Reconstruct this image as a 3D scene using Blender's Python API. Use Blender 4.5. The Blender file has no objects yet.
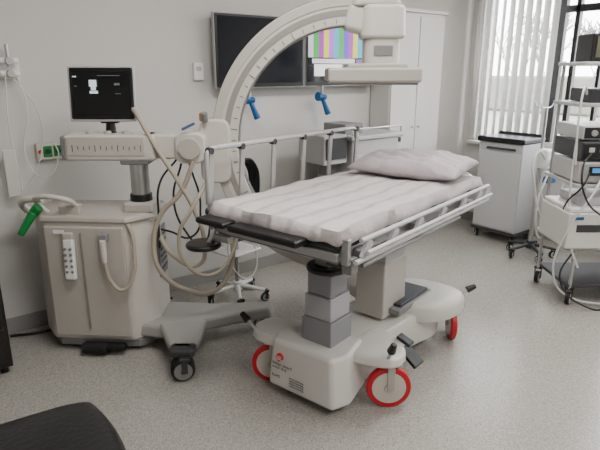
import bpy, bmesh, math, random
from mathutils import Vector, Matrix, Quaternion
random.seed(4)
R=math.radians
YAW=R(-38.0)
def world(X,Y,z=0.0):
    # survey grid (X right, Y forward of the photographer) -> room axes
    return Vector((0.788*X+0.6157*Y, -0.6157*X+0.788*Y, z))
def lin(c):
    return tuple(((x/255)/12.92 if x/255<=0.04045 else (((x/255)+0.055)/1.055)**2.4) for x in c)+(1.0,)
MATS={}
def mat(name,c,rough=0.5,metal=0.0,var=0.0,scale=8.0,bump=0.0,emit=0.0,coat=0.0,spec=0.5,dist=0.01):
    if name in MATS: return MATS[name]
    m=bpy.data.materials.new(name); m.use_nodes=True
    nt=m.node_tree; b=nt.nodes['Principled BSDF']
    col=lin(c)
    b.inputs['Base Color'].default_value=col
    b.inputs['Roughness'].default_value=rough
    b.inputs['Metallic'].default_value=metal
    b.inputs['Coat Weight'].default_value=coat
    b.inputs['Specular IOR Level'].default_value=spec
    if emit>0:
        b.inputs['Emission Color'].default_value=col
        b.inputs['Emission Strength'].default_value=emit
    tc=nt.nodes.new('ShaderNodeTexCoord')
    nz=nt.nodes.new('ShaderNodeTexNoise'); nz.inputs['Scale'].default_value=scale; nz.inputs['Detail'].default_value=5
    nt.links.new(tc.outputs['Object'],nz.inputs['Vector'])
    if var>0:
        mr=nt.nodes.new('ShaderNodeMix'); mr.data_type='RGBA'
        mr.inputs[6].default_value=tuple(x*(1-var) for x in col[:3])+(1,)
        mr.inputs[7].default_value=tuple(min(1,x*(1+var)) for x in col[:3])+(1,)
        nt.links.new(nz.outputs['Fac'],mr.inputs[0]); nt.links.new(mr.outputs[2],b.inputs['Base Color'])
    if bump>0:
        bp=nt.nodes.new('ShaderNodeBump'); bp.inputs['Strength'].default_value=bump; bp.inputs['Distance'].default_value=dist
        nt.links.new(nz.outputs['Fac'],bp.inputs['Height']); nt.links.new(bp.outputs['Normal'],b.inputs['Normal'])
    MATS[name]=m; return m
def stripe_mat(name,c1,c2,scale,bump):
    # quilted cotton: soft woven stripes plus crumple
    m=bpy.data.materials.new(name); m.use_nodes=True; nt=m.node_tree; b=nt.nodes['Principled BSDF']; b.inputs['Roughness'].default_value=.9
    tc=nt.nodes.new('ShaderNodeTexCoord'); wv=nt.nodes.new('ShaderNodeTexWave'); wv.bands_direction='Y'
    wv.inputs['Scale'].default_value=scale; wv.inputs['Distortion'].default_value=1.4; wv.inputs['Detail'].default_value=2; wv.inputs['Detail Scale'].default_value=1.5
    nz=nt.nodes.new('ShaderNodeTexNoise'); nz.inputs['Scale'].default_value=6; nz.inputs['Detail'].default_value=6
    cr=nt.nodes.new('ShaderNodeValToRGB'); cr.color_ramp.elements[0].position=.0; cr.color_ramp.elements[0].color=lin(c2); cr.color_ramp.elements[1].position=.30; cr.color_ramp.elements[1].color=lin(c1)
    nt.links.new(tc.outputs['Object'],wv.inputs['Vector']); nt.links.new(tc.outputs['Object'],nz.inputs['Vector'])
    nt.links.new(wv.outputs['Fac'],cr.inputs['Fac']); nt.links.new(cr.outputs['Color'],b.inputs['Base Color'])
    ad=nt.nodes.new('ShaderNodeMath'); ad.operation='MULTIPLY_ADD'; ad.inputs[1].default_value=.10
    nt.links.new(wv.outputs['Fac'],ad.inputs[0]); nt.links.new(nz.outputs['Fac'],ad.inputs[2])
    bp=nt.nodes.new('ShaderNodeBump'); bp.inputs['Strength'].default_value=bump; bp.inputs['Distance'].default_value=.035
    nt.links.new(ad.outputs[0],bp.inputs['Height']); nt.links.new(bp.outputs['Normal'],b.inputs['Normal'])
    return m

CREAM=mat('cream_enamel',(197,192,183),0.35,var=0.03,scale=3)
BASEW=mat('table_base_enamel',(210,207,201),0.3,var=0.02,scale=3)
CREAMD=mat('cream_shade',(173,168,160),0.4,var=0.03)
BEIGE=mat('beige_plastic',(180,175,167),0.45,var=0.04)
GREY=mat('grey_plastic',(122,121,121),0.45,var=0.04)
LEGC=mat('base_leg_grey',(150,148,144),0.4,var=0.04)
GROOVE=mat('gantry_groove_grey',(138,134,128),0.45,var=0.04)
LGREY=mat('light_grey_plastic',(176,176,176),0.4,var=0.03)
DGREY=mat('dark_grey_plastic',(50,50,53),0.45,var=0.05)
BLACK=mat('black_plastic',(10,10,12),0.4,var=0.05)
RUB=mat('black_rubber',(10,10,11),0.7,var=0.05)
STEEL=mat('brushed_steel',(190,190,190),0.28,1.0,var=0.04,scale=30)
ALU=mat('matte_aluminium',(170,169,167),0.4,0.6,var=0.03,scale=20)
WHITE=mat('white_plastic',(222,222,220),0.35,var=0.02)
RED=mat('red_tyre',(190,10,34),0.4,var=0.05)
BLUE=mat('blue_handle_plastic',(8,84,140),0.35,var=0.05)
GREEN=mat('green_plastic',(8,120,52),0.4,var=0.05)
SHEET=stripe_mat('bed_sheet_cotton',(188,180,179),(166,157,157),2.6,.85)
PILL=mat('pillow_cotton',(174,164,167),0.9,var=0.09,scale=9,bump=0.9,dist=.03)
LEATH=mat('black_leather',(15,15,17),0.36,var=0.1,scale=60,bump=0.25)
TICK=mat('scale_print',(80,78,76),0.6)
HOSE=mat('beige_hose',(164,154,138),0.5)
CABLE=mat('black_cable',(18,18,20),0.5)
WCABLE=mat('white_cable',(200,198,194),0.5)
SCR=mat('screen_black',(6,8,11),0.08,var=0.1,scale=2)

def link(o,parent=None,loc=(0,0,0),rot=(0,0,0)):
    bpy.context.collection.objects.link(o)
    if parent: o.parent=parent
    o.location=loc; o.rotation_euler=rot
    return o
def root(name,loc,rz=0.0):
    e=bpy.data.objects.new(name,None); e.empty_display_size=0.1
    return link(e,None,loc,(0,0,rz))
def mk(parent,name,verts,faces,m,loc=(0,0,0),rot=(0,0,0),bevel=0,seg=3,smooth=True,sharp=35):
    me=bpy.data.meshes.new(name); me.from_pydata([tuple(v) for v in verts],[],faces)
    bm=bmesh.new(); bm.from_mesh(me); bmesh.ops.recalc_face_normals(bm,faces=bm.faces); bm.to_mesh(me); bm.free()
    for p in me.polygons: p.use_smooth=smooth
    if smooth and not bevel: me.set_sharp_from_angle(angle=R(sharp))
    me.materials.append(m)
    o=bpy.data.objects.new(name,me); link(o,parent,loc,rot)
    if bevel:
        b=o.modifiers.new('Bevel','BEVEL'); b.width=bevel; b.segments=seg; b.limit_method='ANGLE'; b.angle_limit=R(25); b.harden_normals=True
    return o
def box(parent,name,c,s,m,bevel=0.006,rot=(0,0,0),top=1.0,topy=None,shift=(0,0)):
    x,y,z=s[0]/2,s[1]/2,s[2]/2; ty=top if topy is None else topy; sx,sy=shift
    v=[(-x,-y,-z),(x,-y,-z),(x,y,-z),(-x,y,-z),(-x*top+sx,-y*ty+sy,z),(x*top+sx,-y*ty+sy,z),(x*top+sx,y*ty+sy,z),(-x*top+sx,y*ty+sy,z)]
    f=[(0,3,2,1),(4,5,6,7),(0,1,5,4),(1,2,6,5),(2,3,7,6),(3,0,4,7)]
    return mk(parent,name,v,f,m,c,rot,bevel,smooth=bevel>0)
def cyl(parent,name,p0,p1,r,m,r2=None,n=28,bevel=0.0):
    p0=Vector(p0);p1=Vector(p1);d=p1-p0;L=d.length
    r2=r if r2 is None else r2
    v=[];f=[]
    for i in range(n):
        a=2*math.pi*i/n; v.append((r*math.cos(a),r*math.sin(a),0))
    for i in range(n):
        a=2*math.pi*i/n; v.append((r2*math.cos(a),r2*math.sin(a),L))
    for i in range(n): f.append((i,(i+1)%n,n+(i+1)%n,n+i))
    f.append(tuple(range(n-1,-1,-1))); f.append(tuple(range(n,2*n)))
    o=mk(parent,name,v,f,m,p0,(0,0,0),bevel,2)
    o.rotation_euler=d.to_track_quat('Z','Y').to_euler()
    return o
def prism(parent,name,pts,z0,z1,m,bevel=0.01,scale=1.0,loc=(0,0,0),rot=(0,0,0),seg=3):
    n=len(pts); cx=sum(p[0] for p in pts)/n; cy=sum(p[1] for p in pts)/n
    v=[(p[0],p[1],z0) for p in pts]+[(cx+(p[0]-cx)*scale,cy+(p[1]-cy)*scale,z1) for p in pts]
    f=[(i,(i+1)%n,n+(i+1)%n,n+i) for i in range(n)]+[tuple(range(n-1,-1,-1)),tuple(range(n,2*n))]
    return mk(parent,name,v,f,m,loc,rot,bevel,seg)
def smooth_outline(pts,it=2):
    for _ in range(it):
        q=[]
        n=len(pts)
        for i in range(n):
            a=pts[i];b=pts[(i+1)%n]
            q.append((a[0]*.75+b[0]*.25,a[1]*.75+b[1]*.25)); q.append((a[0]*.25+b[0]*.75,a[1]*.25+b[1]*.75))
        pts=q
    return pts
def pod(parent,name,pts,z0,z1,m,edge=.03,scale=1.0,it=2,n=5):
    P=smooth_outline(pts,it); N=len(P)
    cx=sum(p[0] for p in P)/N; cy=sum(p[1] for p in P)/N
    rings=[(1.0-.02,z0),(1.0,z0+.012)]
    rmean=sum(math.hypot(p[0]-cx,p[1]-cy) for p in P)/N
    for k in range(n+1):
        a=R(90*k/n); s=scale-(edge/rmean)*(1-math.cos(a)); rings.append((s,z1-edge+edge*math.sin(a)))
    v=[];f=[]
    for s,z in rings:
        for p in P: v.append((cx+(p[0]-cx)*s,cy+(p[1]-cy)*s,z))
    for r in range(len(rings)-1):
        for i in range(N): f.append((r*N+i,r*N+(i+1)%N,(r+1)*N+(i+1)%N,(r+1)*N+i))
    f.append(tuple(range(N-1,-1,-1))); f.append(tuple(range((len(rings)-1)*N,len(rings)*N)))
    return mk(parent,name,v,f,m,sharp=50)
def tube(parent,name,pts,r,m,cyclic=False,smooth=True,loc=(0,0,0)):
    cu=bpy.data.curves.new(name,'CURVE'); cu.dimensions='3D'; cu.bevel_depth=r; cu.bevel_resolution=4; cu.use_fill_caps=True; cu.resolution_u=10
    lists=pts if isinstance(pts[0][0],(tuple,list)) else [pts]
    for P in lists:
        if smooth:
            s=cu.splines.new('BEZIER'); s.bezier_points.add(len(P)-1)
            for bp,p in zip(s.bezier_points,P):
                bp.co=p; bp.handle_left_type='AUTO'; bp.handle_right_type='AUTO'
        else:
            s=cu.splines.new('POLY'); s.points.add(len(P)-1)
            for bp,p in zip(s.points,P): bp.co=(*p,1)
        s.use_cyclic_u=cyclic
    cu.materials.append(m)
    o=bpy.data.objects.new(name,cu); return link(o,parent,loc)
def rrect(cx,cy,w,h,r,n=5):
    P=[]
    for (sx,sy,a0) in ((1,1,0),(-1,1,90),(-1,-1,180),(1,-1,270)):
        for i in range(n+1):
            a=R(a0+90*i/n); P.append((cx+sx*(w/2-r)+r*math.cos(a),cy+sy*(h/2-r)+r*math.sin(a)))
    return P
def sweep(parent,name,c,r0,r1,y0,y1,a0,a1,m,n=72,bevel=0.0):
    v=[];f=[]
    for i in range(n+1):
        a=R(a0+(a1-a0)*i/n); ca,sa=math.cos(a),math.sin(a)
        for (r,y) in ((r0,y0),(r1,y0),(r1,y1),(r0,y1)): v.append((c[0]+r*ca,c[1]+y,c[2]+r*sa))
    for i in range(n):
        for k in range(4):
            f.append((4*i+k,4*i+(k+1)%4,4*i+4+(k+1)%4,4*i+4+k))
    f.append((0,1,2,3)); f.append((4*n+3,4*n+2,4*n+1,4*n))
    return mk(parent,name,v,f,m,bevel=bevel,seg=2) if bevel else mk(parent,name,v,f,m)
def caster(parent,name,x,y,r,m,ang=0.0,w=0.025,fork=DGREY,top=None,hub=LGREY,slim=.5):
    d=Vector((-math.sin(ang),math.cos(ang),0)); c=Vector((x,y,r))
    cyl(parent,name+'_tyre',c-d*w/2,c+d*w/2,r,m,bevel=w*0.2)
    cyl(parent,name+'_hub',c-d*(w/2+.003),c+d*(w/2+.003),r*0.76,hub,bevel=.002)
    cyl(parent,name+'_axle',c-d*(w/2+.008),c+d*(w/2+.008),r*0.2,fork)
    t=top if top else 2*r+0.03
    f=Vector((math.cos(ang),math.sin(ang),0))
    for s in (-1,1):
        p=c+d*s*(w/2+.008)
        box(parent,name+'_fork_%d'%(s+2),p+Vector((0,0,(t-r)/2))+f*.008,(r*slim,.006,t-r+.02),fork,.002,rot=(0,0,ang))
    box(parent,name+'_yoke',c+f*.01+Vector((0,0,t-r)),(r*.9,w+.03,.018),fork,.005,rot=(0,0,ang))
def star_base(parent,x,y,rad,m,cr=0.03,n=5,z=0.085,off=0.3,cmat=None):
    for i in range(n):
        a=off+2*math.pi*i/n
        ex,ey=x+rad*math.cos(a),y+rad*math.sin(a)
        cyl(parent,'leg_%d'%(i+1),(x,y,z+.03),(ex,ey,z),.018,m,.012)
        caster(parent,'caster_%d'%(i+1),ex,ey,cr,cmat or RUB,a+.6,.022,BLACK,top=z-.005)
    cyl(parent,'base_hub',(x,y,z-.01),(x,y,z+.06),.035,m,bevel=.005)

# ---------------- ROOM ----------------
X0,X1,Y0,Y1,CH=-1.9,5.05,-2.2,3.57,2.8
def floor_mat():
    m=bpy.data.materials.new('vinyl_floor'); m.use_nodes=True; nt=m.node_tree; b=nt.nodes['Principled BSDF']
    tc=nt.nodes.new('ShaderNodeTexCoord')
    n1=nt.nodes.new('ShaderNodeTexNoise'); n1.inputs['Scale'].default_value=190; n1.inputs['Detail'].default_value=2
    n2=nt.nodes.new('ShaderNodeTexNoise'); n2.inputs['Scale'].default_value=1.2; n2.inputs['Detail'].default_value=4
    cr=nt.nodes.new('ShaderNodeValToRGB')
    e=cr.color_ramp.elements; e[0].position=.32; e[0].color=lin((134,130,124)); e[1].position=.68; e[1].color=lin((180,176,169))
    k=cr.color_ramp.elements.new(.5); k.color=lin((160,156,149))
    mx=nt.nodes.new('ShaderNodeMix'); mx.data_type='RGBA'; mx.blend_type='MULTIPLY'; mx.inputs[0].default_value=.12
    nt.links.new(tc.outputs['Object'],n1.inputs['Vector']); nt.links.new(tc.outputs['Object'],n2.inputs['Vector'])
    nt.links.new(n1.outputs['Fac'],cr.inputs['Fac']); nt.links.new(cr.outputs['Color'],mx.inputs[6]); nt.links.new(n2.outputs['Fac'],mx.inputs[7])
    nt.links.new(mx.outputs[2],b.inputs['Base Color'])
    b.inputs['Roughness'].default_value=.25
    return m
WALL=mat('wall_paint',(197,194,190),0.8,var=0.03,scale=1.5,bump=0.03)
box(None,'floor',((X0+X1)/2,(Y0+Y1)/2,-.05),(X1-X0+.4,Y1-Y0+.4,.1),floor_mat(),0)
box(None,'ceiling',((X0+X1)/2,(Y0+Y1)/2,CH+.05),(X1-X0+.4,Y1-Y0+.4,.1),mat('ceiling_paint',(225,223,220),.9,var=.02),0)
box(None,'wall_back',((X0+X1)/2,Y1+.05,CH/2),(X1-X0+.4,.1,CH),WALL,0)
box(None,'wall_front',((X0+X1)/2,Y0-.05,CH/2),(X1-X0+.4,.1,CH),WALL,0)
box(None,'wall_left',(X0-.05,(Y0+Y1)/2,CH/2),(.1,Y1-Y0,CH),WALL,0)
wr=root('wall_right',(X1,0,0))
wy0,wy1,wz0,wz1=.6,3.44,.88,2.6
def wseg(n,ya,yb,za,zb): box(wr,n,(.1,(ya+yb)/2,(za+zb)/2),(.2,yb-ya,zb-za),WALL,0)
wseg('panel_below',Y0,Y1,0,wz0); wseg('panel_above',Y0,Y1,wz1,CH); wseg('panel_side_a',Y0,wy0,wz0,wz1); wseg('panel_side_b',wy1,Y1,wz0,wz1)
BB=mat('grey_cove_baseboard',(146,144,141),.5,var=.03)
box(None,'baseboard_back',((X0+X1)/2,Y1-.008,.05),(X1-X0,.016,.10),BB,.003)
box(None,'baseboard_right',(X1-.008,(Y0+Y1)/2,.05),(.016,Y1-Y0,.10),BB,.003)
box(None,'baseboard_left',(X0+.008,(Y0+Y1)/2,.05),(.016,Y1-Y0,.10),BB,.003)
FR=mat('dark_window_frame',(24,23,25),.4,var=.04); FL=mat('light_window_frame',(196,194,190),.4)
gl=bpy.data.materials.new('window_glass'); gl.use_nodes=True; nt=gl.node_tree; nt.nodes.clear()
o_=nt.nodes.new('ShaderNodeOutputMaterial'); t_=nt.nodes.new('ShaderNodeBsdfTransparent'); g_=nt.nodes.new('ShaderNodeBsdfGlossy'); g_.inputs['Roughness'].default_value=.02
x_=nt.nodes.new('ShaderNodeMixShader'); x_.inputs[0].default_value=.06
nt.links.new(t_.outputs[0],x_.inputs[1]); nt.links.new(g_.outputs[0],x_.inputs[2]); nt.links.new(x_.outputs[0],o_.inputs[0])
w=root('window_1',(X1+.08,0,0))
def bar(n,ya,yb,za,zb,m=FR,d=.06): box(w,n,(0,(ya+yb)/2,(za+zb)/2),(d,yb-ya,zb-za),m,.004)
bar('frame_bottom',wy0,wy1,wz0,wz0+.05,FL); bar('frame_top',wy0,wy1,wz1-.05,wz1)
bar('frame_far',wy1-.05,wy1,wz0+.05,wz1-.05,FL); bar('frame_near',wy0,wy0+.05,wz0+.05,wz1-.05)
bar('mullion_1',2.63,2.70,wz0+.05,wz1-.05); bar('mullion_2',2.50,2.54,wz0+.05,wz1-.05); bar('mullion_3',1.55,1.62,wz0+.05,wz1-.05)
bar('mullion_4',2.26,2.29,wz0+.05,wz1-.05)
bar('transom',wy0,2.63,2.10,2.16)
box(w,'glass_pane',(.01,(wy0+wy1)/2,(wz0+wz1)/2),(.006,wy1-wy0-.06,wz1-wz0-.06),gl,0)
box(None,'trim_1',(X1-.02,(wy0+wy1)/2,wz0-.015),(.10,wy1-wy0+.08,.03),mat('window_sill',(205,202,196),.4),.005)
BL=bpy.data.materials.new('blind_fabric'); BL.use_nodes=True; nt=BL.node_tree; b=nt.nodes['Principled BSDF']
b.inputs['Base Color'].default_value=lin((232,231,228)); b.inputs['Roughness'].default_value=.9
tr=nt.nodes.new('ShaderNodeBsdfTranslucent'); tr.inputs['Color'].default_value=lin((235,234,232)); mx=nt.nodes.new('ShaderNodeMixShader'); mx.inputs[0].default_value=.30
nt.links.new(b.outputs[0],mx.inputs[1]); nt.links.new(tr.outputs[0],mx.inputs[2]); nt.links.new(mx.outputs[0],nt.nodes['Material Output'].inputs[0])
vb=root('vertical_blind',(X1-.06,0,0))
v=[];f=[]
ys=[2.66+.087*i for i in range(10)]+[2.05,1.97,1.2,1.1,1.0]
for i,y in enumerate(ys):
    a=R(random.uniform(18,40)) ; dx,dy=.044*math.sin(a),.044*math.cos(a)
    n=len(v)
    for z in (.90,2.60):
        v+= [(-dx,y-dy,z),(.006,y,z),(dx,y+dy,z)]
    f+=[(n,n+1,n+4,n+3),(n+1,n+2,n+5,n+4)]
so=mk(vb,'slats',v,f,BL,sharp=80)
sm=so.modifiers.new('S','SOLIDIFY'); sm.thickness=.0015
box(vb,'head_rail',(0,2.02,2.63),(.05,2.84,.04),WHITE,.004)
tube(vb,'bead_chain',[(-.03,3.42,2.6),(-.03,3.42,1.3),(-.03,3.40,1.25),(-.03,3.38,1.3),(-.03,3.38,2.6)],.003,WHITE,smooth=False)
box(None,'outdoor_ground',(30,5,-1.1),(49,80,.1),mat('winter_grass',(128,126,114),.9,var=.2,scale=.6),0)
def branch(p,d,L,depth,out):
    q=p+d*L; out.append([tuple(p),tuple((p+q)/2+Vector((random.uniform(-.05,.05),)*3)*L),tuple(q)])
    if depth==0: return
    for k in range(3):
        nd=(d+Vector((random.uniform(-.7,.7),random.uniform(-.7,.7),random.uniform(-.1,.5)))).normalized()
        branch(p+d*L*random.uniform(.5,1),nd,L*.66,depth-1,out)
BARK=mat('tree_bark',(112,108,104),.9,var=.15,bump=.3)
for i,(tx,ty) in enumerate([(24,13),(27,16),(22,9.5),(26,11),(31,14),(25,7)]):
    out=[]; branch(Vector((0,0,0)),Vector((0,0,1)),2.6,4,out)
    tube(None,'bare_tree',out,.020,BARK,smooth=False,loc=(tx,ty,-1.06))
box(None,'outdoor_hedge',(34,15,.1),(1.2,40,2.3),mat('hedge_brush',(112,110,102),.95,var=.25,scale=3,bump=1),.2)

# ---------------- built-in closet ----------------
cl=root('tall_storage_closet',(3.93,3.44,0))
CLM=mat('closet_laminate',(204,201,196),.45,var=.02)
box(cl,'carcass',(0,0.005,1.05),(.68,.23,2.06),CLM,.004)
box(cl,'plinth',(0,0.02,.03),(.66,.2,.06),DGREY,.002)
for i,x in enumerate((-.17,.17)):
    box(cl,'door_leaf_%d'%(i+1),(x,-.119,1.06),(.33,.016,1.98),CLM,.003)
    cyl(cl,'knob_%d'%(i+1),(-.04 if i==0 else .04,-.125,1.1),(-.04 if i==0 else .04,-.15,1.1),.010,STEEL)
box(cl,'top_panel',(0,-.005,2.095),(.74,.25,.03),CLM,.003)

# ---------------- wall screens ----------------
def wall_screen(x,wid,bars):
    s=root('wall_monitor',(x,Y1-.09,1.73))
    box(s,'housing',(0,0,0),(wid,.045,.50),BLACK,.006)
    box(s,'wall_bracket',(0,.05,0),(.2,.075,.2),DGREY,.004)
    fr=-.0235
    box(s,'silver_trim',(0,-.002,0),(wid+.012,.03,.512),ALU,.003)
    if not bars:
        box(s,'display_panel',(0,fr,0.005),(wid-.04,.003,.455),mat('screen_idle',(18,22,30),.12,var=.1,scale=2),0)
    else:
        box(s,'display_panel',(0,fr,0.005),(wid-.03,.003,.455),SCR,0)
        cols=[(160,160,165),(180,170,10),(20,140,165),(20,140,40),(135,20,145),(160,18,34),(25,25,160),(140,140,140),(150,70,180),(70,40,170)]
        W=wid-.04; n=14
        seq=[0,3,4,1,8,2,3,9,4,1,2,8,5,6]
        for i in range(n):
            box(s,'colour_bar_%d'%(i+1),(-W/2+W*(i+.5)/n,fr-.003,.095),(W/n,.002,.255),mat('bar_col_%d'%seq[i],cols[seq[i]],.3,emit=1.4),0)
        box(s,'test_strip_pale',(-.10,fr-.003,-.06),(W*.62,.002,.035),mat('strip_pale',(200,200,205),.3,emit=.8),0)
        box(s,'test_strip_purple',(.24,fr-.003,-.06),(W*.25,.002,.035),mat('strip_purple',(110,70,150),.3,emit=.7),0)
        box(s,'test_strip_white',(-.16,fr-.003,-.13),(W*.4,.002,.09),mat('strip_white',(225,225,225),.3,emit=.9),0)
    hx=-.12 if not bars else -.22
    hy=-.02
    cyl(s,'handle_stem',(hx,hy,-.25),(hx,hy,-.32),.012,ALU)
    cyl(s,'handle_ring',(hx-.045,hy,-.335),(hx+.035,hy-.01,-.345),.026,BLUE,.02,bevel=.004)
    cyl(s,'handle_collar',(hx-.05,hy,-.335),(hx-.015,hy,-.338),.036,BLUE,bevel=.006)
    cyl(s,'handle_grip',(hx,hy,-.34),(hx+.055,hy-.02,-.48),.014,BLUE,.026,bevel=.006)
wall_screen(2.35,.78,False)
wall_screen(3.15,.78,True)

# ---------------- wall bits ----------------
th=root('wall_thermostat',(1.87,Y1-.012,1.59))
box(th,'case',(0,0,0),(.075,.024,.12),WHITE,.006); box(th,'dial_slot',(0,-.013,.02),(.04,.003,.03),LGREY,.001)
so=root('wall_socket_strip',(.86,Y1-.02,1.125))
box(so,'housing',(0,0,0),(.22,.04,.10),mat('socket_rail',(200,195,182),.4),.005)
for i in range(3):
    box(so,'socket_%d'%(i+1),(-.05+.06*i,-.022,0),(.05,.008,.065),GREEN,.003)
    cyl(so,'socket_hole_%d'%(i+1),(-.05+.06*i,-.026,0),(-.05+.06*i,-.029,0),.017,mat('socket_dark_green',(12,50,28),.5))
cyl(so,'red_button',(-.092,-.02,0),(-.092,-.03,0),.012,RED)
g=root('gas_outlet_unit',(.66,Y1-.03,1.60))
box(g,'backplate',(0,.02,0),(.12,.02,.1),WHITE,.004)
for i,z in enumerate((.05,-.02)):
    cyl(g,'valve_%d'%(i+1),(-.05,-.03,z),(.05,-.03,z),.018,WHITE,bevel=.004)
    cyl(g,'knob_%d'%(i+1),(.0,-.01,z),(0,-.07,z),.022,ALU,bevel=.004)
cyl(g,'flow_tube',(0,-.03,.02),(0,-.03,.14),.009,STEEL)
tube(g,'suction_hose',[[(.03,-.04,-.03),(.06,-.06,-.2),(.02,-.05,-.5),(.1,-.06,-.62),(.2,-.05,-.5),(.19,-.02,-.42)],[(-.03,-.05,-.03),(-.05,-.06,-.3),(-.03,-.05,-.75),(-.06,-.06,-.9)],[(0,-.05,-.03),(.12,-.05,-.25),(.08,-.05,-.55),(-.02,-.05,-.7)]],.004,WCABLE)
box(g,'hanging_bag',(-.07,-.05,-.58),(.07,.02,.28),mat('clear_plastic_bag',(190,186,180),.3),.008)
tube(None,'floor_power_cord',[(.45,3.50,.012),(.62,3.44,.012),(.85,3.46,.012),(1.1,3.40,.012),(1.3,3.48,.012),(1.5,3.42,.012)],.008,CABLE)

# ---------------- C-ARM MACHINE (local = survey grid axes) ----------------
c=root('c_arm_xray_machine',world(-1.02,3.0),YAW)
prism(c,'cabinet_body',[(-.54,.04),(-.43,-.11),(.06,-.15),(.18,-.02),(.18,.26),(-.52,.28)],.07,.80,CREAM,.025,.97)
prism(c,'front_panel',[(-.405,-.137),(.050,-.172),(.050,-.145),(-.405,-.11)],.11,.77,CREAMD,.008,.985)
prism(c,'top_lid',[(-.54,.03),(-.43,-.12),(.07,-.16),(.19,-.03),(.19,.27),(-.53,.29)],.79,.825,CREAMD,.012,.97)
prism(c,'lower_skirt',[(-.50,.03),(-.40,-.10),(.08,-.13),(.20,0),(.18,.24),(-.48,.26)],.025,.08,GREY,.012)
cyl(c,'front_roller',(-.24,-.17,.045),(-.10,-.18,.045),.035,RUB,bevel=.01)
box(c,'front_bumper',(-.12,-.165,.055),(.26,.05,.04),BLACK,.015,rot=(0,0,R(-4)))
box(c,'side_vent',(.183,.12,.55),(.012,.16,.3),GREY,.004)
for i in range(6): box(c,'vent_slot_%d'%(i+1),(.190,.12,.45+.04*i),(.006,.13,.012),DGREY,.001)
box(c,'door_seam',(-.19,-.16,.45),(.004,.012,.58),GREY,.001,rot=(0,0,R(-4)))
tube(c,'push_handle',[(-.42,-.02,.82),(-.46,-.06,.90),(-.43,-.10,.925),(-.27,-.13,.925),(-.24,-.10,.90),(-.24,-.02,.82)],.014,CREAM)
tube(c,'side_handle',[(-.50,.1,.75),(-.55,.06,.80),(-.57,0,.86),(-.52,-.05,.90),(-.42,-.06,.91)],.02,CREAM)
cyl(c,'brake_grip',(-.46,-.10,.84),(-.53,-.14,.72),.026,GREEN,.018,bevel=.008)
cyl(c,'brake_grip_top',(-.43,-.09,.87),(-.47,-.09,.83),.03,GREEN,.026,bevel=.008)
box(c,'cable_hook',(-.27,-.06,.85),(.12,.05,.06),CREAMD,.012)
box(c,'remote_control',(-.26,-.165,.59),(.065,.03,.24),WHITE,.014,rot=(R(-4),0,R(-4)))
for i in range(5):
    for j in range(2): cyl(c,'remote_key_%d_%d'%(i,j),(-.275+.03*j,-.177,.52+.033*i),(-.275+.03*j,-.188,.52+.033*i),.008,GREY)
box(c,'remote_cradle',(-.26,-.155,.72),(.06,.03,.04),CREAMD,.008)
box(c,'handswitch_hook',(-.055,-.18,.72),(.05,.04,.05),GREY,.01)
cyl(c,'handswitch',(-.055,-.20,.71),(-.055,-.2,.58),.018,CREAM,.014,bevel=.006)
tube(c,'coiled_lead',[(-.055,-.2,.58),(-.03,-.2,.47),(.03,-.2,.42),(.09,-.18,.5),(.1,-.16,.62),(.08,-.14,.76),(.02,-.12,.82)],.011,HOSE)
box(c,'rating_label',(-.31,-.155,.745),(.06,.004,.02),WHITE,.001,rot=(0,0,R(-4)))
box(c,'column_foot',(.105,.04,.85),(.17,.17,.06),CREAMD,.015)
cyl(c,'column_black',(.105,.04,.84),(.105,.04,.92),.062,BLACK,bevel=.005)
cyl(c,'column_steel',(.105,.04,.90),(.105,.04,1.13),.052,STEEL)
box(c,'column_head',(.105,.04,1.12),(.16,.17,.05),GREY,.012)
box(c,'arm_housing',(-.02,.03,1.19),(.50,.17,.145),CREAM,.02)
box(c,'arm_beam',(.28,.03,1.195),(.24,.14,.135),CREAM,.015)
box(c,'arm_scale_plate',(-.04,-.058,1.20),(.42,.004,.10),BEIGE,.001)
for i in range(13): box(c,'arm_tick_%d'%(i+1),(-.22+.031*i,-.061,1.19+.004*(i%2)),(.003,.002,.02 if i%4 else .035),TICK,0)
for i in range(3): cyl(c,'arm_dial_%d'%(i+1),(-.14+.1*i,.0,1.26),(-.14+.1*i,.0,1.278),.020,CREAMD,bevel=.004)
box(c,'arm_end_cap',(-.278,.03,1.19),(.03,.15,.13),GREY,.012)
prism(c,'arm_pivot_housing',rrect(0,0,.17,.17,.05),-.09,.09,CREAM,.015,loc=(.42,.03,1.19),rot=(R(90),0,0))
cyl(c,'arm_pivot_disc',(.42,-.065,1.19),(.42,-.085,1.19),.06,CREAMD,bevel=.006)
prism(c,'c_holder',rrect(0,0,.17,.36,.05),-.085,.085,CREAM,.015,loc=(.545,.1,1.16),rot=(R(90),0,R(0)))
box(c,'brake_lever',(.42,-.07,1.31),(.08,.015,.015),mat('blue_lever',(70,90,130),.4),.006,rot=(0,R(-25),0))
cyl(c,'clamp_knob',(.50,.0,1.33),(.50,-.02,1.38),.018,GREY,bevel=.006)
box(c,'clamp_block',(.48,.06,1.35),(.04,.05,.05),mat('orange_brown_knob',(160,96,50),.5),.01)
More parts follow.
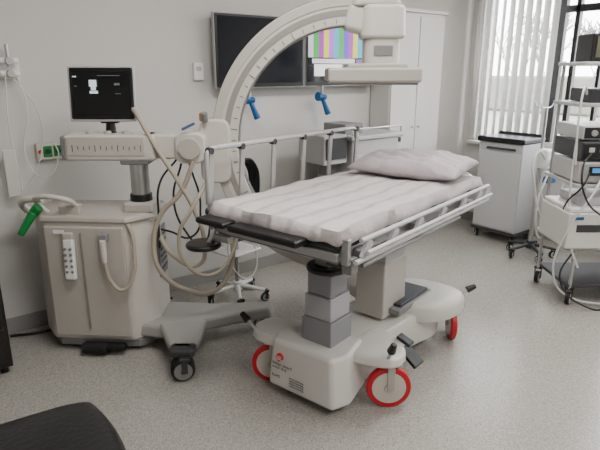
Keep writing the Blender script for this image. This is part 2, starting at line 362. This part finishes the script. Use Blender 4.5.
# C gantry
CC=(1.296,.1,1.204)
sweep(c,'c_gantry',CC,.625,.770,-.06,.06,72,284,CREAM,n=96,bevel=.008)
sweep(c,'c_gantry_groove',CC,.672,.704,-.063,-.055,74,282,GROOVE,n=96)
sweep(c,'c_gantry_rail_outer',CC,.722,.764,-.065,-.055,74,282,BEIGE,n=96)
sweep(c,'c_gantry_belt',CC,.768,.774,-.03,.03,80,280,DGREY,n=96)
sweep(c,'c_gantry_belt_inner',CC,.620,.628,-.035,.035,80,280,GREY,n=96)
for i in range(34):
    a=R(92+5.4*i); L=.03 if i%5 else .05
    box(c,'c_tick_%d'%(i+1),(CC[0]+.648*math.cos(a),CC[1]-.0615,CC[2]+.648*math.sin(a)),(L*.7,.003,.004),TICK,0,rot=(0,-a,0))
prism(c,'detector_neck',rrect(1.46,.1,.19,.20,.05),1.60,1.80,CREAM,.015,1.0)
prism(c,'detector_head',rrect(1.46,.1,.24,.24,.06),1.76,1.93,CREAM,.02,.95)
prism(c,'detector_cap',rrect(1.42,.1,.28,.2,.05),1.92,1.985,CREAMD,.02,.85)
box(c,'detector_shoulder',(1.34,.1,1.86),(.16,.16,.14),CREAM,.03,rot=(0,R(14),0))
box(c,'detector_panel',(1.41,.1,1.575),(.49,.42,.075),CREAMD,.015)
box(c,'detector_panel_rim',(1.41,.1,1.535),(.46,.39,.02),GREY,.008)
box(c,'detector_mount',(1.43,.1,1.62),(.32,.3,.03),CREAMD,.01)
box(c,'detector_buttons',(1.46,-.003,1.70),(.10,.01,.05),GREY,.003)
cyl(c,'xray_tube_housing',(1.42,.115,.47),(1.42,.115,.70),.10,CREAM,bevel=.02)
cyl(c,'xray_collimator',(1.42,.115,.69),(1.42,.115,.75),.075,GREY,bevel=.01)
mo=(-.060,.04,1.475)
box(c,'monitor_frame',mo,(.36,.035,.29),BLACK,.018,rot=(R(-6),0,0))
box(c,'monitor_bezel',(mo[0],mo[1]-.004,mo[2]),(.368,.02,.298),LGREY,.016,rot=(R(-6),0,0))
box(c,'monitor_screen',(mo[0],mo[1]-.0185,mo[2]+.002),(.31,.003,.235),SCR,0,rot=(R(-6),0,0))
UI=mat('screen_ui',(190,200,205),.4,emit=1.0); UIG=mat('screen_ui_grey',(90,96,102),.4,emit=.4)
for k,(x,z,w_,h_,mm) in enumerate([(-.04,.055,.04,.035,UI),(-.04,.028,.026,.02,UI),(-.04,.008,.045,.014,UI),(-.04,-.015,.022,.022,UI),(-.04,-.045,.028,.028,UIG),(-.04,-.08,.03,.012,UIG),(.05,.095,.12,.004,UIG),(.09,.05,.03,.012,UIG),(.09,.0,.03,.004,UIG),(.12,-.04,.02,.012,UIG),(-.135,.09,.02,.006,UI),(-.135,.04,.014,.006,UIG),(-.135,-.02,.014,.006,UIG),(.03,-.1,.16,.004,UIG)]):
    box(c,'ui_mark_%d'%k,(mo[0]+x,mo[1]-.021-.105*z,mo[2]+z+.002),(w_,.002,h_),mm,0,rot=(R(-6),0,0))
cyl(c,'monitor_post',(-.04,.06,1.26),(-.04,.06,1.36),.03,BLACK,.02)
box(c,'monitor_bracket',(-.04,.06,1.35),(.1,.05,.07),BLACK,.01)
# base legs and casters
prism(c,'base_deck',[(.06,-.12),(.22,-.16),(.42,-.07),(.60,.02),(.84,.12),(.86,.20),(.78,.24),(.50,.20),(.08,.24)],.09,.165,LEGC,.02,.95)
prism(c,'rear_outrigger',[(.18,-.10),(.29,-.34),(.34,-.43),(.44,-.43),(.47,-.34),(.47,-.04)],.13,.18,LEGC,.02,.92)
box(c,'caster_bracket',(.39,-.40,.155),(.14,.10,.05),DGREY,.02)
caster(c,'near_caster',.39,-.42,.064,RUB,R(15),.095,DGREY,top=.135,hub=GREY)
caster(c,'leg_caster',.76,.17,.04,DGREY,R(15),.04,GREY,top=.11)
caster(c,'rear_caster',-.40,.12,.02,DGREY,0,.03,GREY,top=.05)
tube(c,'monitor_hose',[(.10,.03,1.40),(.14,-.02,1.36),(.22,-.05,1.22),(.34,-.08,1.03),(.43,-.08,.85),(.47,-.05,.66),(.42,-.02,.50),(.30,-.05,.56),(.22,-.02,.66),(.18,.05,.76)],.013,HOSE)
tube(c,'gantry_hose',[(.44,-.08,1.12),(.36,-.08,.95),(.24,-.08,.82),(.19,-.09,.62),(.23,-.1,.48),(.36,-.06,.36),(.50,-.02,.33),(.60,.02,.45),(.62,.05,.62),(.58,.08,.80),(.62,.1,.92)],.014,HOSE)
tube(c,'outer_hose',[(.50,-.02,1.0),(.42,-.1,.86),(.34,-.1,.70),(.38,-.12,.54),(.50,-.08,.46),(.62,.0,.56),(.66,.05,.72)],.011,HOSE)
tube(c,'black_cables',[[(.36,-.02,1.1),(.30,.0,.9),(.35,.02,.7),(.44,.02,.62),(.50,.02,.75),(.52,.05,1.02)],[(.40,.0,1.1),(.45,.0,.85),(.38,.02,.66),(.27,0,.7),(.2,.05,.7)],[(.33,0,1.12),(.24,-.04,1.0),(.22,-.05,.8),(.2,.0,.6)]],.006,CABLE)

# ---------------- MOBILE OPERATING TABLE ----------------
bd=root('mobile_operating_table',world(.331,2.829),R(13.2))
def wr_(x,y): return .0035*math.sin(x*9+y*4)+.003*math.sin(y*17-x*3)+.0025*math.sin(x*31+y*12)+.002*math.sin(x*13-y*41)
def mattress():
    nx,ny=90,46; L,W=1.50,.76; v=[];f=[]
    def P(i,j):
        u=i/nx*2-1; w_=j/ny*2-1
        x=u*L/2; y=w_*W/2
        e=max(0,(abs(w_)-.95)/.05); e2=max(0,(abs(u)-.975)/.025)
        z=.995-.045*(1-math.sqrt(max(0,1-e*e)))-.045*(1-math.sqrt(max(0,1-e2*e2)))*(1-e*.6)
        z+=wr_(x,y)
        y+=.006*math.sin(x*14)*e; x+=.008*math.sin(y*15)*e2
        return (x,y,max(z,.938))
    for i in range(nx+1):
        for j in range(ny+1): v.append(P(i,j))
    for i in range(nx):
        for j in range(ny):
            a=i*(ny+1)+j; f.append((a,a+1,a+ny+2,a+ny+1))
    ring=[i*(ny+1) for i in range(nx+1)]+[nx*(ny+1)+j for j in range(1,ny+1)]+[i*(ny+1)+ny for i in range(nx-1,-1,-1)]+[j for j in range(ny-1,0,-1)]
    n0=len(v)
    for k,r in enumerate(ring):
        p=v[r]; v.append((p[0]*.995,p[1]*.99,.932+.004*math.sin(k*.9)))
    N=len(ring)
    for k in range(N): f.append((ring[k],ring[(k+1)%N],n0+(k+1)%N,n0+k))
    f.append(tuple(range(n0,n0+N)))
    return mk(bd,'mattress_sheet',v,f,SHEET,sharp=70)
mattress()
box(bd,'mattress_core',(0,0,.929),(1.47,.73,.022),BLACK,.008)
box(bd,'tabletop_deck',(0,0,.905),(1.46,.70,.03),DGREY,.006)
for s,n in ((1,'far'),(-1,'near')):
    box(bd,'side_rail_'+n,(0,s*.355,.885),(1.44,.02,.045),STEEL,.004)
    box(bd,'frame_beam_'+n,(0,s*.25,.865),(1.40,.04,.04),GREY,.006)
for i,x in enumerate((-.70,-.4,.105,.68)): box(bd,'cross_beam_%d'%(i+1),(x,0,.865),(.05,.70,.04),GREY,.006)
def pillow():
    n=34; v=[];f=[]
    for s in (1,-1):
        for i in range(n+1):
            for j in range(n+1):
                u=i/n*2-1;w_=j/n*2-1
                t=((1-abs(u)**2.6)*(1-abs(w_)**3.2))
                t=max(t,0)**.5
                x=u*.21*(1-.05*(1-w_*w_)); y=w_*.34*(1-.04*(1-u*u))
                h=.072*t*(1+.12*math.sin(5*u+3*w_)+.07*math.sin(11*w_)+.05*math.sin(17*u-9*w_)+.03*math.sin(29*w_+8*u))
                v.append((x,y,s*h if s>0 else -h*.7))
    m_=(n+1)*(n+1)
    for k in range(2):
        for i in range(n):
            for j in range(n):
                a=k*m_+i*(n+1)+j; f.append((a,a+1,a+n+2,a+n+1))
    o=mk(bd,'pillow',v,f,PILL,loc=(.51,-.03,1.055),rot=(R(0),R(-5),R(4)),sharp=60)
    bm=bmesh.new(); bm.from_mesh(o.data); bmesh.ops.remove_doubles(bm,verts=bm.verts,dist=.0006); bmesh.ops.recalc_face_normals(bm,faces=bm.faces); bm.to_mesh(o.data); bm.free()
pillow()
yr=.41; xs=[-.71,-.50,-.26,.0,.26,.55]
tube(bd,'guard_rail_top',[(-.72,yr,.98),(-.72,yr,1.22),(-.69,yr,1.245),(.0,yr,1.245),(.52,yr,1.245),(.555,yr,1.235),(.56,yr,1.18)],.013,ALU,smooth=False)
box(bd,'guard_rail_grip',(-.1,yr,1.246),(1.1,.03,.022),LGREY,.008)
tube(bd,'guard_rail_bottom',[(-.72,yr,.93),(.60,yr,.93)],.012,ALU,smooth=False)
for i,x in enumerate(xs):
    box(bd,'guard_post_%d'%(i+1),(x+.01,yr,1.09),(.030,.014,.30),ALU,.004,rot=(0,R(4),0))
    cyl(bd,'guard_pivot_%d'%(i+1),(x,yr-.02,.94),(x,yr+.02,.94),.018,DGREY)
    cyl(bd,'guard_joint_%d'%(i+1),(x+.012,yr-.016,1.235),(x+.012,yr+.016,1.235),.016,DGREY)
for i,x in enumerate((-.55,.5)): box(bd,'guard_mount_%d'%(i+1),(x,.385,.91),(.06,.06,.05),GREY,.006)
yn=-.42
tube(bd,'lowered_rail_top',[(-.66,yn,.945),(.72,yn,.945),(.745,yn,.93),(.745,yn,.88),(.72,yn,.86)],.011,LGREY,smooth=False)
tube(bd,'lowered_rail_bottom',[(-.70,yn,.862),(.72,yn,.86)],.011,LGREY,smooth=False)
tube(bd,'lowered_rail_outer',[(-.66,yn-.03,.900),(.70,yn-.03,.900)],.010,LGREY,smooth=False)
tube(bd,'lowered_rail_under',[(-.60,yn+.03,.815),(.4,yn+.03,.815)],.009,GREY,smooth=False)
for i,x in enumerate((-.62,-.40,-.16,.10,.36,.58,.70)):
    box(bd,'lowered_post_%d'%(i+1),(x,yn,.90),(.045,.016,.09),LGREY,.004,rot=(0,R(38),0))
for i,x in enumerate((-.60,-.1,.5)): box(bd,'lowered_mount_%d'%(i+1),(x,-.385,.87),(.07,.06,.05),GREY,.006)
box(bd,'end_bracket',(-.715,-.385,.905),(.025,.035,.11),STEEL,.005)
box(bd,'rail_clamp',(-.67,-.375,.835),(.05,.05,.07),GREY,.006)
box(bd,'foot_pad',(-.785,-.02,.925),(.09,.40,.032),BLACK,.014)
box(bd,'foot_grip',(-.79,.29,.93),(.09,.19,.03),BLACK,.014)
box(bd,'foot_crossbar',(-.745,0,.885),(.025,.74,.035),STEEL,.004)
cyl(bd,'foot_disc',(-.79,.38,.785),(-.79,.38,.812),.085,BLACK,bevel=.012)
cyl(bd,'foot_disc_post',(-.77,.36,.80),(-.75,.33,.88),.016,STEEL)
box(bd,'foot_bracket',(-.775,.26,.85),(.03,.10,.03),STEEL,.004)
tube(bd,'head_push_bar',[(.72,-.30,.90),(.79,-.30,.95),(.80,-.26,.98),(.80,.26,.98),(.79,.30,.95),(.72,.30,.90)],.012,ALU)
box(bd,'control_box',(-.60,-.30,.83),(.14,.10,.05),DGREY,.01)
# columns
CX,CY=-.40,-.07
COL=mat('column_grey',(132,132,136),.35,var=.02)
COL2=mat('column_grey_light',(164,164,168),.35,var=.02)
for i,(s_,z0,z1,mm) in enumerate([(.182,.27,.43,COL),(.162,.43,.55,COL2),(.142,.55,.665,COL)]):
    box(bd,'foot_column_stage_%d'%(i+1),(CX,CY,(z0+z1)/2),(s_,s_,z1-z0),mm,.008)
cyl(bd,'foot_column_collar',(CX,CY,.665),(CX,CY,.695),.105,BLACK,bevel=.012)
box(bd,'foot_column_neck',(CX,CY,.77),(.09,.09,.16),GREY,.006)
box(bd,'head_column_lower',(.105,-.08,.44),(.25,.19,.32),BEIGE,.01,top=.95)
box(bd,'head_column_upper',(.105,-.08,.72),(.21,.17,.27),LGREY,.008)
# base
pod(bd,'base_spine',[(-.55,-.24),(-.55,.12),(-.30,.13),(.2,.13),(.38,.20),(.52,.16),(.56,-.05),(.52,-.26),(.38,-.32),(.2,-.27),(-.10,-.24),(-.30,-.25)],.075,.262,BASEW,.03,.98)
prism(bd,'base_nose',[(-.60,-.25),(-.60,.15),(-.52,.19),(-.30,.13),(-.28,-.24),(-.50,-.29)],.045,.305,BASEW,.022,.90,seg=4)
prism(bd,'wheel_arm_near_left',smooth_outline([(-.50,.02),(-.58,.16),(-.57,.30),(-.46,.36),(-.34,.28),(-.26,.02)],1),.238,.295,BASEW,.018,.94)
prism(bd,'wheel_arm_near_right',smooth_outline([(-.46,-.16),(-.42,-.36),(-.36,-.46),(-.24,-.45),(-.14,-.34),(-.08,-.16)],1),.235,.288,BASEW,.018,.94)
pod(bd,'wheel_cover_far_right',[(.12,-.12),(.22,-.34),(.38,-.42),(.56,-.42),(.62,-.28),(.59,.0),(.36,.08)],.215,.325,BASEW,.045)
pod(bd,'wheel_cover_far_left',[(.22,.0),(.28,.27),(.42,.35),(.58,.33),(.63,.2),(.59,-.04)],.215,.325,BASEW,.045)
box(bd,'accessory_tray',(.26,-.12,.332),(.34,.20,.02),mat('tray_dark_blue',(34,38,50),.4),.006)
box(bd,'tray_rim',(.24,-.12,.315),(.40,.24,.03),GREY,.006)
HUB=mat('wheel_hub_cream',(196,189,178),.35)
caster(bd,'wheel_1',-.325,-.393,.110,RED,R(-51),.035,CREAMD,top=.235,hub=HUB,slim=.32)
caster(bd,'wheel_2',-.51,.205,.108,RED,R(-55),.035,CREAMD,top=.232,hub=HUB,slim=.32)
caster(bd,'wheel_3',.545,-.335,.104,RED,R(36),.035,CREAMD,top=.22,hub=HUB,slim=.32)
caster(bd,'wheel_4',.50,.22,.10,RED,R(20),.035,CREAMD,top=.22,hub=HUB,slim=.32)
def pedal(n,p,q):
    cyl(bd,n+'_stem',p,q,.009,STEEL)
    d=(Vector(q)-Vector(p)).normalized()
    cyl(bd,n+'_knob',Vector(q)-d*.01,Vector(q)+d*.05,.022,BLACK,.014,bevel=.006)
pedal('release_a',(-.54,.28,.28),(-.55,.34,.33))
pedal('release_b',(-.36,-.40,.27),(-.38,-.43,.34))
pedal('release_c',(.53,-.36,.30),(.58,-.41,.33))
cyl(bd,'foot_pedal_arm',(-.12,-.22,.22),(-.12,-.38,.20),.014,STEEL)
box(bd,'foot_pedal',(-.13,-.41,.195),(.09,.12,.02),BLACK,.006,rot=(R(38),0,0))
box(bd,'foot_pedal_upper',(-.17,-.39,.295),(.05,.08,.02),BLACK,.005,rot=(R(20),0,0))
cyl(bd,'sticker_red_dot',(-.604,.075,.222),(-.585,.075,.222),.020,mat('sticker_red',(205,30,40),.5))
for i in range(3): box(bd,'sticker_stripe_%d'%i,(-.605,.075,.213+.008*i),(.003,.03,.002),WHITE,0)
def text(n,body,size,loc):
    cu=bpy.data.curves.new(n,'FONT'); cu.body=body; cu.size=size; cu.extrude=.0005; cu.materials.append(DGREY)
    o=bpy.data.objects.new(n,cu); link(o,bd,loc,(R(88),0,R(-90)))
text('sticker_text_1','design award',.024,(-.6025,.12,.178)); text('sticker_text_2','winner 2018',.018,(-.6035,.12,.158))
for i in range(4):
    text('sticker_line_%d'%i,'medical technology',.012,(-.6055,.01,.130-.014*i))
text('sticker_text_3','RoHS',.022,(-.6055,.12,.11))

# ---------------- storage cabinet by the window ----------------
k=root('mobile_storage_cabinet',(4.74,2.82,0))
box(k,'body',(0,0,.53),(.34,.46,.84),mat('cabinet_grey',(172,172,172),.4,var=.03),.012)
box(k,'front_door',(-.174,0,.50),(.014,.43,.74),mat('cabinet_door_grey',(184,184,183),.4,var=.02),.006)
box(k,'top_lid',(0,0,.975),(.37,.49,.05),BLACK,.014)
box(k,'back_lip',(.15,0,1.01),(.03,.44,.03),DGREY,.006)
box(k,'bumper',(0,0,.10),(.36,.48,.03),DGREY,.01)
box(k,'handle',(-.188,-.02,.90),(.012,.3,.02),DGREY,.004)
for i,(x,y) in enumerate(((-.13,-.19),(-.13,.19),(.13,-.19),(.13,.19))): caster(k,'caster_%d'%i,x,y,.035,RUB,.8,.025,BLACK,top=.09)

# ---------------- infusion stands ----------------
k=root('infusion_stand',world(2.05,4.58))
star_base(k,0,0,.19,DGREY,.032)
cyl(k,'pole',(0,0,.1),(0,0,1.30),.012,STEEL); cyl(k,'pole_sleeve',(0,0,.1),(0,0,.85),.018,ALU)
tube(k,'bag_hooks',[[(0,0,1.3),(.08,0,1.31),(.11,0,1.35)],[(0,0,1.3),(-.08,0,1.31),(-.11,0,1.35)],[(0,0,1.3),(0,.08,1.31),(0,.11,1.35)]],.004,STEEL)
box(k,'pump_unit',(0,-.04,.88),(.12,.10,.16),WHITE,.015)
box(k,'pump_blue_clamp',(0.05,-.06,.70),(.09,.1,.06),BLUE,.01)
tube(k,'drip_lines',[[(0,-.08,.75),(-.15,-.1,.55),(-.1,-.1,.25),(.05,-.08,.2),(.1,-.05,.6)],[(.02,-.08,.8),(.18,-.1,.9),(.2,-.1,.5),(.05,-.1,.3)],[(-.02,-.08,.85),(-.15,-.05,.95),(-.2,-.1,.6),(-.05,-.1,.35)],[(.02,-.08,.8),(-.08,-.14,.9),(-.14,-.1,.7),(-.02,-.1,.45),(.05,-.08,.15)]],.009,WCABLE)
k=root('cable_trolley',world(-.45,3.62),R(10))
star_base(k,0,0,.20,WHITE,.032,cmat=RUB)
cyl(k,'pole',(0,0,.1),(0,0,1.25),.015,STEEL)
box(k,'pole_clamp',(0,-.02,1.0),(.06,.08,.08),GREY,.01)
tube(k,'cable_coil',[[(0.10*math.cos(t)+.01*i,-.05-.012*i,.86+.17*math.sin(t)) for t in [j*math.pi/4 for j in range(8)]] for i in range(5)],.008,CABLE,cyclic=True)
box(k,'power_supply',(0,-.03,.55),(.14,.09,.18),DGREY,.012)
box(k,'basket_shelf',(0,0,.38),(.28,.22,.015),WHITE,.006)
tube(k,'hanging_leads',[[(0,-.06,.55),(.1,-.1,.35),(.02,-.12,.2),(-.12,-.1,.3),(-.1,-.06,.7)],[(.02,-.05,.8),(.14,-.08,.6),(.1,-.1,.3)]],.006,WCABLE)

# ---------------- equipment trolley behind table ----------------
k=root('anaesthesia_cart',(3.10,3.22,0))
SLV=mat('silver_painted_steel',(182,181,178),.3,.2,var=.03)
box(k,'body',(.02,0,.60),(.52,.42,.96),SLV,.015)
for i in range(5): 
    box(k,'drawer_%d'%(i+1),(.02,-.214,.24+.165*i),(.48,.012,.15),LGREY,.005)
    box(k,'drawer_pull_%d'%(i+1),(.02,-.226,.27+.165*i),(.2,.014,.018),DGREY,.003)
box(k,'worktop',(.02,0,1.10),(.58,.48,.035),LGREY,.01)
tube(k,'worktop_rail',[(-.25,-.22,1.12),(-.25,-.22,1.17),(.29,-.22,1.17),(.29,-.22,1.12)],.008,STEEL,smooth=False)
box(k,'side_device',(-.38,-.02,1.02),(.24,.32,.22),LGREY,.012,top=.95)
box(k,'side_device_panel',(-.38,-.185,1.03),(.2,.01,.16),DGREY,.006)
box(k,'side_support',(-.30,0,.86),(.12,.1,.12),GREY,.006)
box(k,'top_module',(-.12,.03,1.155),(.2,.26,.08),GREY,.01)
box(k,'side_caddy',(.34,0,1.04),(.08,.3,.04),BLACK,.008)
for i,(x,y) in enumerate(((-.2,-.16),(-.2,.16),(.24,-.16),(.24,.16))): caster(k,'caster_%d'%i,x,y,.045,RUB,.3,.03,BLACK,top=.12)

# ---------------- right equipment tower (local = survey axes) ----------------
k=root('endoscopy_equipment_tower',world(2.10,3.74),YAW)
for i,(x,y) in enumerate(((-.24,.22),(.26,.22),(-.20,-.2),(.26,-.2))):
    cyl(k,'upright_%d'%(i+1),(x,y,.12),(x,y,1.66 if y>0 else 1.0),.012,ALU)
    caster(k,'caster_%d'%(i+1),x,y,.045,RUB,.9,.03,BLACK,top=.12)
box(k,'base_frame',(.03,.02,.14),(.52,.46,.025),DGREY,.006)
for i,z in enumerate((.42,.86,1.38,1.64)):
    box(k,'shelf_%d'%(i+1),(.01,.02 if i<2 else .06,z),(.56,.50 if i<2 else .40,.025),LGREY,.006)
box(k,'printer',(-.10,-.06,.56),(.42,.42,.25),mat('printer_ivory',(204,202,196),.4,var=.02),.012)
box(k,'printer_lid',(-.10,-.06,.70),(.40,.40,.03),WHITE,.01)
box(k,'printer_slot',(-.10,-.272,.58),(.30,.008,.05),DGREY,.003)
box(k,'printer_top_tray',(-.06,-.04,.745),(.3,.3,.06),LGREY,.01)
box(k,'printer_blue_label',(-.24,-.273,.65),(.06,.006,.02),BLUE,.001)
DSI=mat('device_case_dark',(42,44,48),.4,var=.05)
DISP=mat('device_display_blue',(60,130,190),.3,emit=.6)
box(k,'light_source',(-.05,-.02,.95),(.42,.40,.14),SLV,.01)
box(k,'light_source_face',(-.05,-.223,.95),(.40,.008,.12),ALU,.004)
box(k,'light_source_window',(-.12,-.229,.96),(.16,.006,.06),BLACK,.002)
box(k,'light_source_display',(-.14,-.233,.965),(.08,.004,.03),DISP,.001)
for i in range(3): cyl(k,'light_source_knob_%d'%i,(.02+.06*i,-.227,.95),(.02+.06*i,-.245,.95),.018,BLACK,bevel=.003)
box(k,'camera_unit',(-.05,-.02,1.09),(.42,.40,.12),DSI,.01)
box(k,'camera_unit_face',(-.05,-.223,1.09),(.40,.008,.10),BLACK,.004)
for i in range(5): box(k,'camera_key_%d'%i,(-.20+.07*i,-.229,1.10),(.035,.006,.03),[LGREY,LGREY,DISP,LGREY,GREEN][i],.002)
box(k,'recorder',(-.05,-.0,1.205),(.40,.36,.09),LGREY,.008)
box(k,'recorder_face',(-.05,-.183,1.205),(.38,.008,.07),BLACK,.003)
cyl(k,'recorder_knob',(-.18,-.186,1.205),(-.18,-.20,1.205),.02,ALU)
box(k,'small_module_a',(.05,.03,1.43),(.24,.3,.07),BLACK,.008)
box(k,'small_module_b',(-.14,.03,1.44),(.12,.28,.09),DSI,.01)
box(k,'vital_monitor',(-.04,.04,1.74),(.34,.22,.18),BLACK,.014)
box(k,'vital_monitor_face',(-.04,-.074,1.745),(.29,.006,.13),mat('olive_display',(86,86,64),.3,emit=.12),.002)
for i in range(4): box(k,'vital_key_%d'%i,(-.14+.065*i,-.079,1.70),(.03,.004,.02),[BLUE,GREEN,LGREY,RED][i],.001)
box(k,'blue_basin',(-.14,.18,.91),(.16,.1,.08),BLUE,.01)
tube(k,'leads',[[(-.24,-.1,1.2),(-.27,-.15,1.05),(-.28,-.2,.7),(-.26,-.25,.45),(-.2,-.27,.3)],[(-.22,-.1,1.45),(-.26,-.15,1.5),(-.30,-.2,1.3),(-.28,-.2,1.0)],[(-.1,-.24,.95),(-.2,-.3,.8),(-.30,-.28,.6),(-.32,-.2,.2),(-.2,-.2,.06),(.1,-.3,.03)],[(0,-.24,1.08),(-.1,-.3,.95),(0,-.32,.8),(.2,-.3,.7)]],.007,WCABLE)
tube(k,'dark_leads',[[(-.2,-.24,.95),(-.26,-.3,.88),(-.30,-.2,.75),(-.28,-.1,.6)],[(.1,-.24,.95),(.0,-.34,.82),(.15,-.35,.65),(.3,-.3,.7)],[(-.2,-.2,.42),(-.3,-.25,.2),(-.1,-.32,.02),(.1,-.28,.02)],[(-.2,-.23,1.08),(-.28,-.3,1.0),(-.24,-.34,.78),(-.1,-.36,.66),(.1,-.34,.5)]],.006,CABLE)

# ---------------- dark cabinet at left edge ----------------
k=root('dark_drawer_cabinet',(.145,3.29,0))
DW=mat('dark_laminate',(26,22,21),.4,var=.06)
box(k,'body',(0,0,.39),(.48,.50,.70),DW,.01); box(k,'top',(0,0,.745),(.50,.52,.02),DW,.006)
for i in range(3):
    box(k,'drawer_%d'%i,(0,-.254,.17+.22*i),(.44,.012,.20),DW,.004); box(k,'pull_%d'%i,(0,-.266,.22+.22*i),(.14,.012,.012),STEEL,.002)
for i,(x,y) in enumerate(((-.2,-.2),(.2,-.2),(-.2,.2),(.2,.2))): cyl(k,'foot_%d'%i,(x,y,0),(x,y,.06),.02,BLACK)

# ---------------- black stool in foreground ----------------
k=root('leather_stool',world(-.775,1.26),YAW+R(34))
def seat():
    n=28; v=[];f=[]
    for s in (1,-1):
        for i in range(n+1):
            for j in range(n+1):
                u=i/n*2-1;w_=j/n*2-1
                x=u*math.sqrt(1-w_*w_*.20); y=w_*math.sqrt(1-u*u*.20)
                t=max(0,(1-abs(u)**5)*(1-abs(w_)**5))**.5
                z=(.045*t+.018*(u*u)*t - .01*(w_*w_)*t) if s>0 else -.035*t
                v.append((x*.27,y*.26,z))
    m_=(n+1)**2
    for k_ in range(2):
        for i in range(n):
            for j in range(n):
                a=k_*m_+i*(n+1)+j; f.append((a,a+1,a+n+2,a+n+1))
    o=mk(k,'seat_cushion',v,f,LEATH,loc=(0,0,.52),sharp=75)
    bm=bmesh.new(); bm.from_mesh(o.data); bmesh.ops.remove_doubles(bm,verts=bm.verts,dist=.0005); bmesh.ops.recalc_face_normals(bm,faces=bm.faces); bm.to_mesh(o.data); bm.free()
seat()
cyl(k,'seat_plate',(0,0,.45),(0,0,.495),.12,BLACK); cyl(k,'gas_lift',(0,0,.12),(0,0,.46),.025,STEEL)
star_base(k,0,0,.24,BLACK,.03)

# ---------------- LIGHT ----------------
LP=mat('led_panel',(255,253,249),.5,emit=1.5)
for i,(x,y) in enumerate(((1.2,1.6),(3.4,1.6),(1.2,-.6),(3.4,-.6))):
    box(None,'ceiling_lamp' if i==0 else 'ceiling_lamp.%03d'%i,(x,y,CH-.015),(1.2,.6,.03),LP,.005)
    l=bpy.data.lights.new('panel_light','AREA'); l.shape='RECTANGLE'; l.size=1.15; l.size_y=.55; l.energy=43; l.color=(1,.975,.945)
    o=bpy.data.objects.new('panel_light_%d'%i,l); link(o,None,(x,y,CH-.04))
W=bpy.data.worlds.new('overcast'); bpy.context.scene.world=W; W.use_nodes=True
nt=W.node_tree; bg=nt.nodes['Background']
tc=nt.nodes.new('ShaderNodeTexCoord'); sp=nt.nodes.new('ShaderNodeSeparateXYZ'); cr=nt.nodes.new('ShaderNodeValToRGB')
cr.color_ramp.elements[0].position=.45; cr.color_ramp.elements[0].color=(.82,.84,.87,1)
cr.color_ramp.elements[1].position=.9; cr.color_ramp.elements[1].color=(.92,.96,1,1)
ma=nt.nodes.new('ShaderNodeMath'); ma.operation='MULTIPLY_ADD'; ma.inputs[1].default_value=.5; ma.inputs[2].default_value=.5
nt.links.new(tc.outputs['Generated'],sp.inputs[0]); nt.links.new(sp.outputs['Z'],ma.inputs[0]); nt.links.new(ma.outputs[0],cr.inputs[0]); nt.links.new(cr.outputs[0],bg.inputs['Color'])
bg.inputs['Strength'].default_value=16.0

# ---------------- CAMERA ----------------
cam=bpy.data.cameras.new('camera'); cam.lens=32.4; cam.sensor_width=36; cam.clip_start=.05
co=bpy.data.objects.new('camera',cam); link(co,None,(0,0,1.6),(R(74),0,YAW)); bpy.context.scene.camera=co
